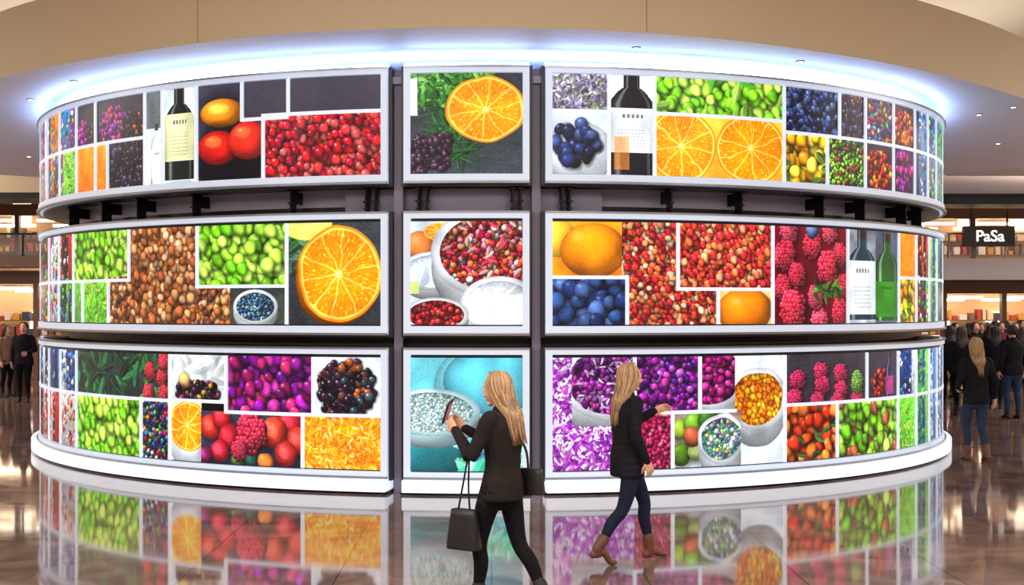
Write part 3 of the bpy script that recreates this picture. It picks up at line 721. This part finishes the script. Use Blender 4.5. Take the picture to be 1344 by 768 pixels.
# ------------------------------------------------------------------ PEOPLE
def tube(pts, rads, ref=(0, 1, 0), n=14, sub=3, cap=True):
    data = [tuple(p)+((r, r) if not isinstance(r, tuple) else r) for p, r in zip(pts, rads)]
    data = catmull(data, sub) if len(data) > 1 and sub > 1 else data
    P_ = [Vector(d[:3]) for d in data]; RR = [(max(.001, d[3]), max(.001, d[4])) for d in data]
    T = [(P_[min(i+1, len(P_)-1)]-P_[max(i-1, 0)]).normalized() for i in range(len(P_))]
    if cap:
        a, b_ = min(RR[0]), min(RR[-1])
        P_ = [P_[0]-T[0]*a*.75, P_[0]-T[0]*a*.45]+P_+[P_[-1]+T[-1]*b_*.45, P_[-1]+T[-1]*b_*.75]
        RR = [(RR[0][0]*.45, RR[0][1]*.45), (RR[0][0]*.82, RR[0][1]*.82)]+RR+[(RR[-1][0]*.82, RR[-1][1]*.82), (RR[-1][0]*.45, RR[-1][1]*.45)]
        T = [T[0]]*2+T+[T[-1]]*2
    v = []; ref = Vector(ref)
    for p, t, (a, b_) in zip(P_, T, RR):
        u = ref-t*ref.dot(t)
        if u.length < .05: u = Vector((1, 0, 0))-t*t.x
        u.normalize(); w = t.cross(u)
        for k in range(n):
            an = 2*math.pi*k/n; v.append(p+u*(a*math.cos(an))+w*(b_*math.sin(an)))
    f = [tuple(range(n-1, -1, -1)), tuple(range((len(P_)-1)*n, len(P_)*n))]
    for i in range(len(P_)-1):
        for k in range(n):
            f.append((i*n+k, i*n+(k+1) % n, (i+1)*n+(k+1) % n, (i+1)*n+k))
    return v, f
def ellip(c, r, seg=16, fn=None):
    v = []; f = []
    rings = seg//2+1
    for i in range(rings+1):
        th = math.pi*(i+.001)/(rings+.002)
        for k in range(seg):
            a = 2*math.pi*k/seg
            x, y, z = math.sin(th)*math.cos(a), math.sin(th)*math.sin(a), math.cos(th)
            p = fn(x, y, z) if fn else (x*r[0], y*r[1], z*r[2])
            v.append(Vector((c[0]+p[0], c[1]+p[1], c[2]+p[2])))
    for i in range(rings):
        for k in range(seg): f.append((i*seg+k, (i+1)*seg+k, (i+1)*seg+(k+1) % seg, i*seg+(k+1) % seg))
    f.append(tuple(range(seg))); f.append(tuple(range(rings*seg, (rings+1)*seg))[::-1])
    return v, f
class Grp:
    def __init__(s): s.v = []; s.f = []; s.l = []; s.fl = []
    def add(s, vf, label, X=None):
        v, f = vf; o = len(s.v)
        if X is not None: v = [X @ Vector(p) for p in v]
        s.v += [tuple(p) for p in v]; s.f += [tuple(i+o for i in q) for q in f]; s.l += [label]*len(v); s.fl += [label]*len(f)
def remesh(g, vox, smooth=2):
    me = bpy.data.meshes.new('tmp'); me.from_pydata(g.v, [], g.f); me.update()
    ob = bpy.data.objects.new('tmp', me); COL.objects.link(ob)
    r = ob.modifiers.new('r', 'REMESH'); r.mode = 'VOXEL'; r.voxel_size = vox
    s = ob.modifiers.new('s', 'SMOOTH'); s.factor = .5; s.iterations = smooth
    dg = bpy.context.evaluated_depsgraph_get(); dg.update()
    m2 = bpy.data.meshes.new_from_object(ob.evaluated_get(dg))
    kd = kdtree.KDTree(len(g.v))
    for i, p in enumerate(g.v): kd.insert(p, i)
    kd.balance()
    V = [tuple(v.co) for v in m2.vertices]; Fc = [tuple(p.vertices) for p in m2.polygons]
    lab = [g.l[kd.find(p.center)[1]] for p in m2.polygons]
    bpy.data.objects.remove(ob); bpy.data.meshes.remove(me); bpy.data.meshes.remove(m2)
    return V, Fc, lab

M_skin = mat('skin', rgb(214, 160, 130), .5, noise=.06, nscale=20)
M_lips = mat('lips', rgb(180, 80, 80), .4)
M_eye = mat('eye_white', rgb(230, 230, 230), .2)
M_iris = mat('iris', rgb(50, 40, 30), .2)
def hairmats(c):
    return [mat('hair_%d' % i, tuple(min(1, x*k) for x in rgb(*c)), .5, noise=.25, nscale=40) for i, k in enumerate((.45, .75, 1.1))]
BLOND = hairmats((176, 138, 98)); BROWN = hairmats((70, 48, 36)); BLACKH = hairmats((34, 28, 28))
def cloth(name, c): return mat(name, rgb(*c), .85, noise=.3, nscale=12, bump=.5, spec=.15)
J_black = cloth('jacket_black', (24, 22, 27)); T_black = cloth('trousers_black', (14, 13, 17)); T_navy = cloth('trousers_navy', (26, 30, 50))
T_jean = cloth('jeans_blue', (42, 54, 80)); B_brown = mat('boot_brown', rgb(96, 54, 38), .55, noise=.2); B_black = mat('boot_black', rgb(16, 15, 17), .7)
J_grey = cloth('coat_grey', (84, 80, 88)); J_olive = cloth('jacket_olive', (34, 29, 28)); J_red = cloth('coat_wine', (110, 40, 44)); J_tan = cloth('coat_tan', (150, 118, 88))
M_leath = mat('bag_leather', rgb(20, 18, 22), .5, noise=.2)
M_pscr = mat('phone_screen', rgb(120, 60, 60), .2, 0, rgb(170, 110, 115), .5, noise=.5, nscale=30)

def hand(g, w, d, nrm, s, curl=.5):
    d = Vector(d).normalized(); nrm = Vector(nrm); nrm = (nrm-d*nrm.dot(d)).normalized(); side = d.cross(nrm).normalized()*s
    w = Vector(w)
    g.add(tube([w-d*.02, w+d*.02, w+d*.055, w+d*.088], [(.024, .02), (.032, .016), (.039, .015), (.037, .012)], side, 12, 2), 'skin')
    for i in range(4):
        p = w+d*(.086-(.004 if i == 3 else 0))+side*(.029-.0195*i)
        ln = [.068, .077, .071, .055][i]; ang = 0
        pts = [p-d*.015, p]
        for k, fr in enumerate((.45, .31, .24)):
            ang += curl*(.55, .8, .6)[k]
            q_ = d*math.cos(ang)+nrm*math.sin(ang)
            p = p+q_*ln*fr; pts.append(p.copy())
        g.add(tube(pts, [.0092, .0092, .0086, .0078, .0066], side, 8, 2), 'skin')
    p = w+d*.025+side*.028
    t1 = (d*.62+side*.62+nrm*.35).normalized(); t2 = (d*.85+side*.25+nrm*.5).normalized()
    g.add(tube([p-t1*.01, p+t1*.035, p+t1*.035+t2*.03, p+t1*.035+t2*.052], [.014, .0115, .0098, .0075], nrm, 8, 2), 'skin')

def person(name, loc, yaw, H=1.68, hair=None, hairlen='long', jacket=None, trousers=None, boots=None, pose=None, det=1, head_yaw=0, head_pitch=0, extras=None, hem=.80, wide=1.):
    ps = dict(hipL=(0, .085, .88), hipR=(0, -.085, .88), kneeL=(.05, .09, .47), kneeR=(0, -.09, .47), ankL=(.02, .09, .085), ankR=(-.04, -.09, .085),
              toeL=(1, .08, 0), toeR=(1, -.08, 0), shL=(-.01, .165, 1.37), shR=(-.01, -.165, 1.37), elL=(-.03, .235, 1.10), elR=(-.03, -.235, 1.10),
              wrL=(.05, .24, .87), wrR=(.05, -.24, .87), hdL=(.15, 0, -1), hdR=(.15, 0, -1), hnL=(0, -1, 0), hnR=(0, 1, 0), curl=.45)
    if pose: ps.update(pose)
    v_ = {k: (Vector(p) if isinstance(p, tuple) else p) for k, p in ps.items()}
    g = Grp(); W = wide
    tz = [(hem, .176, .128), (hem+.015, .186, .136), (.92, .178, .132), (1.03, .152, .112), (1.14, .160, .118), (1.26, .182, .125), (1.34, .183, .112), (1.385, .150, .090), (1.42, .085, .072), (1.455, .062, .062)]
    tz = [t for i, t in enumerate(tz) if i < 2 or t[0] > hem+.05]
    g.add(tube([(-.005-.01*math.sin((z-hem)*3), 0, z) for z, a, b_ in tz], [(a*W, b_*W) for z, a, b_ in tz], (0, 1, 0), 24, 3, cap=False), 'jacket')
    g.add(tube([(0, 0, .80), (0, 0, .88), (0, 0, .97)], [(.15*W, .10*W), (.165*W, .115*W), (.14*W, .10*W)], (0, 1, 0), 20, 3), 'trousers')
    g.add(tube([(0, 0, 1.38), (.008, 0, 1.46), (.015, 0, 1.52)], [.058, .05, .048], (0, 1, 0), 14, 3), 'skin')
    g.add(tube([(.05*math.cos(a)-.005, .062*math.sin(a), 1.445-.02*math.cos(a)) for a in [k*math.pi/4 for k in range(9)]], [.016]*9, (0, 0, 1), 8, 2), 'jacket')
    rr = random.Random(11)
    for k in range(12):
        z = rr.uniform(hem+.06, 1.25); a = rr.uniform(0, 6.28); da = rr.uniform(.5, 1.1)
        pts = []
        for t in (0, .5, 1):
            aa = a+da*t; pts.append((.118*W*math.cos(aa), .158*W*math.sin(aa), z+.05*t+.01*math.sin(t*6)))
        g.add(tube(pts, [.006, .014, .006], (0, 0, 1), 8, 3), 'jacket')
    for S in 'LR':
        sy = 1 if S == 'L' else -1
        h, k, a = v_['hip'+S], v_['knee'+S], v_['ank'+S]
        m1 = h.lerp(k, .45)+Vector((.012, sy*.008, 0)); m2 = k.lerp(a, .35)+Vector((-.018, 0, 0)); m3 = k.lerp(a, .75)
        g.add(tube([h, m1, k, m2, m3, a], [(.088*W, .096*W), (.076*W, .080*W), (.055*W, .057*W), (.052*W, .054*W), (.038*W, .040*W), (.034, .034)], (0, 1, 0), 16, 4), 'trousers')
        for t in (.1, .9, 1.12):
            c_ = h.lerp(k, t) if t < 1 else k.lerp(a, t-1)
            g.add(tube([c_+Vector((.052*math.cos(q1), .054*math.sin(q1), .012*math.sin(q1*2))) for q1 in (.2, 1.3, 2.4, 3.5)], [.004, .009, .009, .004], (0, 0, 1), 8, 2), 'trousers')
        toe = v_['toe'+S].normalized(); up = Vector((0, 0, 1))
        heel = a-toe*.045; heel.z = max(.035, a.z-.05)
        ball_ = a+toe*.115; ball_.z = .032
        tip = a+toe*.165; tip.z = .026
        g.add(tube([k.lerp(a, .76), k.lerp(a, .88), a, a+Vector((0, 0, -.02))], [.052, .049, .045, .043], (0, 1, 0), 18, 5), 'boots')
        g.add(tube([heel, a*.55+heel*.45+toe*.03+Vector((0, 0, -.012)), a+toe*.06+Vector((0, 0, -.03)), ball_, tip], [(.032, .033), (.036, .045), (.036, .034), (.040, .026), (.027, .018)], toe.cross(up), 14, 4), 'boots')
        s_, e_, w_ = v_['sh'+S], v_['el'+S], v_['wr'+S]
        g.add(tube([s_+Vector((0, -sy*.05, .0)), s_, s_.lerp(e_, .4), e_, e_.lerp(w_, .35), w_], [.050, .062, .055, .047, .045, .034], (1, 0, 0), 14, 4), 'jacket')
        for t in (.25, .6, .8):
            c_ = s_.lerp(e_, t); ax = (e_-s_).normalized(); u = ax.cross(Vector((1, .2, 0))).normalized(); w2 = ax.cross(u)
            g.add(tube([c_+(u*math.cos(a2)+w2*math.sin(a2))*.05+ax*.02*math.sin(a2*1.5) for a2 in (0, 1, 2, 3)], [.005, .011, .011, .005], tuple(ax), 8, 2), 'jacket')
    parts = []
    parts.append(remesh(g, .009 if det else .018, 2))
    Hc = Vector((.022, 0, 1.575))
    X = Matrix.Translation((0.012, 0, 1.47)) @ Matrix.Rotation(rad(head_yaw), 4, 'Z') @ Matrix.Rotation(rad(head_pitch), 4, 'Y') @ Matrix.Translation((-.012, 0, -1.47)) @ Matrix.Translation(Hc)
    gh = Grp()
    def hf(x, y, z):
        xx, yy, zz = .098*x, .077*y, .118*z
        if z < 0:
            yy *= 1-.32*(-z)**1.4
            if x < 0: xx *= 1-.5*(-z)
        return (xx, yy, zz)
    gh.add(ellip((0, 0, 0), None, 28, hf), 'skin', X)
    gh.add(ellip((.068, 0, -.093), (.026, .028, .02)), 'skin', X)
    gh.add(tube([(.090, 0, .025), (.104, 0, -.005), (.113, 0, -.028), (.098, 0, -.038)], [(.008, .008), (.010, .010), (.014, .011), (.012, .008)], (0, 1, 0), 10, 2), 'skin', X)
    gh.add(ellip((.084, 0, -.062), (.012, .025, .009)), 'lips', X)
    for sy in (1, -1):
        gh.add(ellip((-.004, sy*.078, -.002), (.019, .009, .031)), 'skin', X)
        gh.add(ellip((.080, sy*.030, .034), (.012, .024, .007)), 'skin', X)
        gh.add(ellip((.062, sy*.040, -.03), (.022, .02, .018)), 'skin', X)
    gh.add(tube([(-.01, 0, -.14), (-.01, 0, -.04)], [.046, .05], (0, 1, 0), 14, 3), 'skin', X)
    parts.append(remesh(gh, .006 if det else .012, 1))
    ge = Grp()
    for sy in (1, -1):
        ge.add(ellip((.083, sy*.031, .014), (.011, .014, .009), 12), 'eye', X); ge.add(ellip((.091, sy*.031, .014), (.005, .006, .006), 10), 'iris', X)
    def cf(x, y, z): return (.106*x*(1 if x < 0 else .84), .085*y, .112*z*(1 if z > 0 else .75))
    ge.add(ellip((-.018, 0, .018), None, 28, cf), 'hair1', X)
    if hairlen == 'long':
        gb = Grp()
        gb.add(ellip((-.03, 0, .01), (.090, .084, .105)), 'hair1', X)
        gb.add(tube([(-.05, 0, .02), (-.075, 0, -.08), (-.115, 0, -.18), (-.14, 0, -.27), (-.145, 0, -.33)], [(.074, .050), (.082, .050), (.080, .040), (.066, .030), (.035, .015)], (0, 1, 0), 18, 4), 'hair0', X)
        parts.append(remesh(gb, .009 if det else .016, 2))
    nl = (300 if det else 40) if hairlen == 'long' else (60 if det else 20)
    rr = random.Random(3)
    for i in range(nl):
        th = rr.uniform(-2.25, 2.25); o = rr.uniform(.96, 1.03)
        pf = rr.uniform(-.03, .02)
        pts = [(.02+pf, math.sin(th)*.015, .128)]
        for a in (35, 62, 90):
            sa, ca = math.sin(rad(a)), math.cos(rad(a))
            bx = -math.cos(th)
            pts.append((-.018+(.106 if bx < 0 else .092)*bx*sa*o, .086*math.sin(th)*sa*o, .018+.112*ca*o))
        if hairlen == 'long':
            e = rr.uniform(-.42, -.20); wv = rr.uniform(-.016, .016)
            pts.append((-.055-.055*math.cos(th)*o+wv, .090*math.sin(th)*o, -.09))
            pts.append((-.105-.05*math.cos(th), .082*math.sin(th)*(1+wv*10), -.19))
            pts.append((-.13-.035*math.cos(th)+wv, .058*math.sin(th)*(1+wv*14), e))
            rd = [.003, .0055, .0062, .0066, .0066, .0055, .0012]
        else:
            pts.append((-.04-.055*math.cos(th), .075*math.sin(th), -.05)); rd = [.003, .008, .009, .008, .004]
        if not det: rd = [r*1.9 for r in rd]
        ge.add(tube(pts, rd, (0, 1, 0), 6, 3, cap=False), 'hair%d' % rr.randrange(3), X)
    gd = Grp()
    for S in 'LR': hand(gd, v_['wr'+S], v_['hd'+S], v_['hn'+S], (1 if S == 'L' else -1)*ps.get('thumb'+S, 1), ps['curl'])
    if det: parts.append(remesh(gd, .0042, 1))
    else: parts.append((gd.v, gd.f, gd.fl))
    if extras: extras(ge, v_)
    parts.append((ge.v, ge.f, ge.fl))
    mats = {'skin': M_skin, 'lips': M_lips, 'eye': M_eye, 'iris': M_iris, 'jacket': jacket or J_black, 'trousers': trousers or T_black, 'boots': boots or B_black,
            'hair0': (hair or BROWN)[0], 'hair1': (hair or BROWN)[1], 'hair2': (hair or BROWN)[2], 'leather': M_leath, 'phone': M_black, 'glow': M_pscr}
    keys = list(mats); V = []; Fc = []; mi = []
    for v, f, l in parts:
        o = len(V); V += [tuple(p) for p in v]; Fc += [tuple(i+o for i in q_) for q_ in f]; mi += [keys.index(x) for x in l]
    me = bpy.data.meshes.new(name); me.from_pydata(V, [], Fc)
    for k in keys: me.materials.append(mats[k])
    me.polygons.foreach_set('material_index', mi); me.polygons.foreach_set('use_smooth', [True]*len(Fc)); me.update()
    ob = bpy.data.objects.new(name, me); COL.objects.link(ob)
    k = H/1.69
    zmin = min(p[2] for p in V)
    ob.scale = (k, k, k); ob.rotation_euler = (0, 0, rad(yaw)); ob.location = (loc[0], loc[1], -zmin*k+.001)
    return ob

def boxgrp(c, sx, sy, sz, taper=1.):
    v = []
    for z, t in ((-1, 1.), (-.85, 1.04), (.7, taper), (1, taper*.94)):
        for (x, y) in ((-1, -.8), (-.85, -1), (.85, -1), (1, -.8), (1, .8), (.85, 1), (-.85, 1), (-1, .8)):
            v.append(Vector((c[0]+x*sx*t, c[1]+y*sy*t, c[2]+z*sz)))
    n = 8; f = [tuple(range(n-1, -1, -1)), tuple(range(3*n, 4*n))]
    for i in range(3):
        for k in range(n): f.append((i*n+k, i*n+(k+1) % n, (i+1)*n+(k+1) % n, (i+1)*n+k))
    return v, f
def at_px(px, d): return ((px-CX)/F*d, d-L)

def ex1(g, v):
    c = Vector((.415, .07, 1.405)); Xp = Matrix.Translation(c) @ Matrix.Rotation(rad(18), 4, 'Z') @ Matrix.Rotation(rad(-24), 4, 'Y') @ Matrix.Rotation(rad(-22), 4, 'X')
    g.add(boxgrp((0, 0, 0), .006, .045, .086), 'phone', Xp); g.add(boxgrp((-.0072, 0, 0), .001, .034, .068), 'glow', Xp)
    g.add(boxgrp((-.11, -.205, .91), .10, .045, .09, .9), 'leather')
    g.add(tube([(-.10, -.20, .98), (-.135, -.10, 1.16), (-.10, .05, 1.33), (-.01, .12, 1.43), (.09, .07, 1.32), (.125, -.06, 1.14), (.02, -.20, .98)], [(.014, .005)]*7, (0, 1, 0), 8, 5), 'leather')
    e = v['elL']
    g.add(boxgrp((e.x+.07, e.y-.02, .60), .12, .05, .14, .80), 'leather')
    for s in (-.05, .05):
        g.add(tube([(e.x+.07+s, e.y-.02, .73), (e.x+.05+s*.5, e.y-.01, .90), (e.x+.01, e.y, e.z+.055), ], [.007]*3, (0, 1, 0), 6, 4), 'leather')
pose1 = dict(hipL=(.01, .085, .88), hipR=(-.01, -.085, .88), kneeL=(.13, .085, .485), ankL=(.14, .08, .088), kneeR=(-.10, -.08, .48), ankR=(-.32, -.08, .135),
             elL=(.10, .235, 1.11), wrL=(.31, .125, 1.28), hdL=(.75, -.25, .6), hnL=(.2, -1, .2),
             elR=(.12, -.215, 1.11), wrR=(.33, -.02, 1.28), hdR=(.7, .2, .65), hnR=(.1, 1, .2), curl=.75)
p1x, p1y = at_px(658, 9.15)
person('woman_with_phone', (p1x, p1y), 146, 1.65, BLOND, 'long', J_olive, T_black, B_black, pose1, 1, 0, 10, ex1, hem=.80)
pose2 = dict(hipL=(.02, .08, .88), hipR=(0, -.08, .88), kneeL=(.20, .08, .50), ankL=(.25, .08, .088), kneeR=(-.09, -.08, .47), ankR=(-.33, -.08, .15),
             elL=(.14, .22, 1.16), wrL=(.34, .15, 1.27), hdL=(1, -.1, .3), hnL=(0, -1, -.3),
             elR=(-.04, -.225, 1.10), wrR=(.06, -.23, .88), hdR=(.4, .1, -.9), hnR=(0, 1, 0), curl=.6)
p2x, p2y = at_px(824, 10.95)
person('walking_woman', (p2x, p2y), 22, 1.63, BLOND, 'long', J_black, T_navy, B_brown, pose2, 1, 8, 2, None, hem=.74)
pose3 = dict(kneeL=(.12, .08, .49), ankL=(.10, .07, .088), kneeR=(-.02, -.07, .47), ankR=(-.20, -.06, .13), elL=(-.03, .24, 1.12), wrL=(.14, .2, 1.0), hdL=(1, -.3, 0), elR=(-.08, -.24, 1.11), wrR=(.0, -.27, .87))
x, y = at_px(1281, 18.1)
person('walking_woman', (x, y), 96, 1.68, BLOND, 'long', J_black, T_jean, B_brown, pose3, 1, 0, 0, None, hem=.80)
x, y = at_px(31, 29.3)
person('standing_man', (x, y), -80, 1.76, BLACKH, 'short', J_black, T_black, B_black, dict(elL=(.05, .25, 1.12), wrL=(.22, .1, 1.05), hdL=(1, -.4, 0)), 0, 0, 0, wide=1.12)
crowd = [(1254, 33, -60, 1.7, BLACKH, 'short', J_black, T_black), (1300, 31, 80, 1.68, BROWN, 'long', J_black, T_black), (1329, 25, 100, 1.76, BLACKH, 'short', J_black, T_jean),
         (1272, 38, 90, 1.64, BROWN, 'long', J_grey, T_black), (1288, 35, -100, 1.66, BLACKH, 'long', J_black, T_black), (1314, 34.5, -90, 1.7, BROWN, 'short', J_red, T_black), (1342, 29.5, 60, 1.66, BROWN, 'long', J_tan, T_black),
         (1262, 30.5, 120, 1.65, BROWN, 'long', J_red, T_black), (8, 31, -20, 1.66, BROWN, 'long', J_tan, T_black), (1247, 27, 90, 1.72, BLACKH, 'long', J_black, T_black),
         (1307, 27.5, 70, 1.7, BLACKH, 'long', J_black, T_black), (1280, 32.5, -80, 1.72, BLACKH, 'short', J_black, T_black), (1320, 37, 30, 1.7, BROWN, 'short', J_grey, T_black), (1296, 37.5, 150, 1.66, BLOND, 'long', J_black, T_black), (1334, 33, -120, 1.7, BLACKH, 'short', J_black, T_black),
         (1262, 25.5, 75, 1.72, BROWN, 'long', J_black, T_black), (1340, 36, -60, 1.74, BLACKH, 'short', J_tan, T_black), (1306, 35.8, 10, 1.72, BROWN, 'short', J_tan, T_black)]
stride = dict(kneeL=(.12, .08, .49), ankL=(.16, .08, .088), kneeR=(-.03, -.08, .47), ankR=(-.22, -.08, .13))
for i, (px, d, yw, h, ha, hl, jk, tr) in enumerate(crowd):
    x, y = at_px(px, d)
    person('pedestrian', (x, y), yw, h, ha, hl, jk, tr, B_black, stride if i % 2 else None, 0, 0, 0, wide=1.08)

# ------------------------------------------------------------------ lights
def area(name, loc, size, power, col, rot=(0, 0, 0), sy=None):
    l = bpy.data.lights.new(name, 'AREA'); l.energy = power; l.color = col; l.size = size
    if sy: l.shape = 'RECTANGLE'; l.size_y = sy
    o = bpy.data.objects.new(name, l); COL.objects.link(o); o.location = loc; o.rotation_euler = rot; return o
for i, x in enumerate((-13, -4.5, 4.5, 13)):
    area('unseen_room_fill', (x, -17, 6.9), 5, 760, (1, .93, .84), sy=4)  # added overhead fill out of view, for fascia, frames and people
for x in (-18, 18): area('unseen_room_fill', (x, -3, 6.9), 5, 1300, (1, .89, .78), sy=8)  # more added fill out of view, brightens the side concourses
for x in (-18, 18): area('unseen_room_fill', (x, 8, 6.9), 5, 1500, (1, .87, .75), sy=6)
area('unseen_room_fill', (0, -25, 6.9), 16, 1050, (1, .94, .87), sy=4)
for x in (-7, 0, 7): area('added_ceiling_fill', (x, 1.5, 5.95), 4, 80, (1, .92, .8), rot=(math.pi, 0, 0), sy=6)  # added fill hidden above the soffit, brightens the main ceiling
for sx in (-1, 1):  # extra fill lamps added inside both shop levels to lighten their walls
    area('added_shop_fill', (sx*18.2, 18.4, 2.7), 12, 160, (1, .84, .66), sy=1.6)
    area('added_shop_fill', (sx*18.2, 20.8, 5.0), 12, 130, (1, .84, .66), sy=1.6)
w = bpy.data.worlds.new('w'); sc.world = w; w.use_nodes = True
w.node_tree.nodes['Background'].inputs[0].default_value = (.5, .5, .6, 1); w.node_tree.nodes['Background'].inputs[1].default_value = .3

# ------------------------------------------------------------------ camera
cam = bpy.data.cameras.new('camera'); co = bpy.data.objects.new('camera', cam); COL.objects.link(co)
co.location = (0, -L, CH); co.rotation_euler = (rad(90), 0, 0)
cam.sensor_width = 36; cam.lens = F/1344*36; cam.shift_x = (672-CX)/1344; cam.shift_y = (HY-384)/1344
cam.clip_end = 200
sc.camera = co
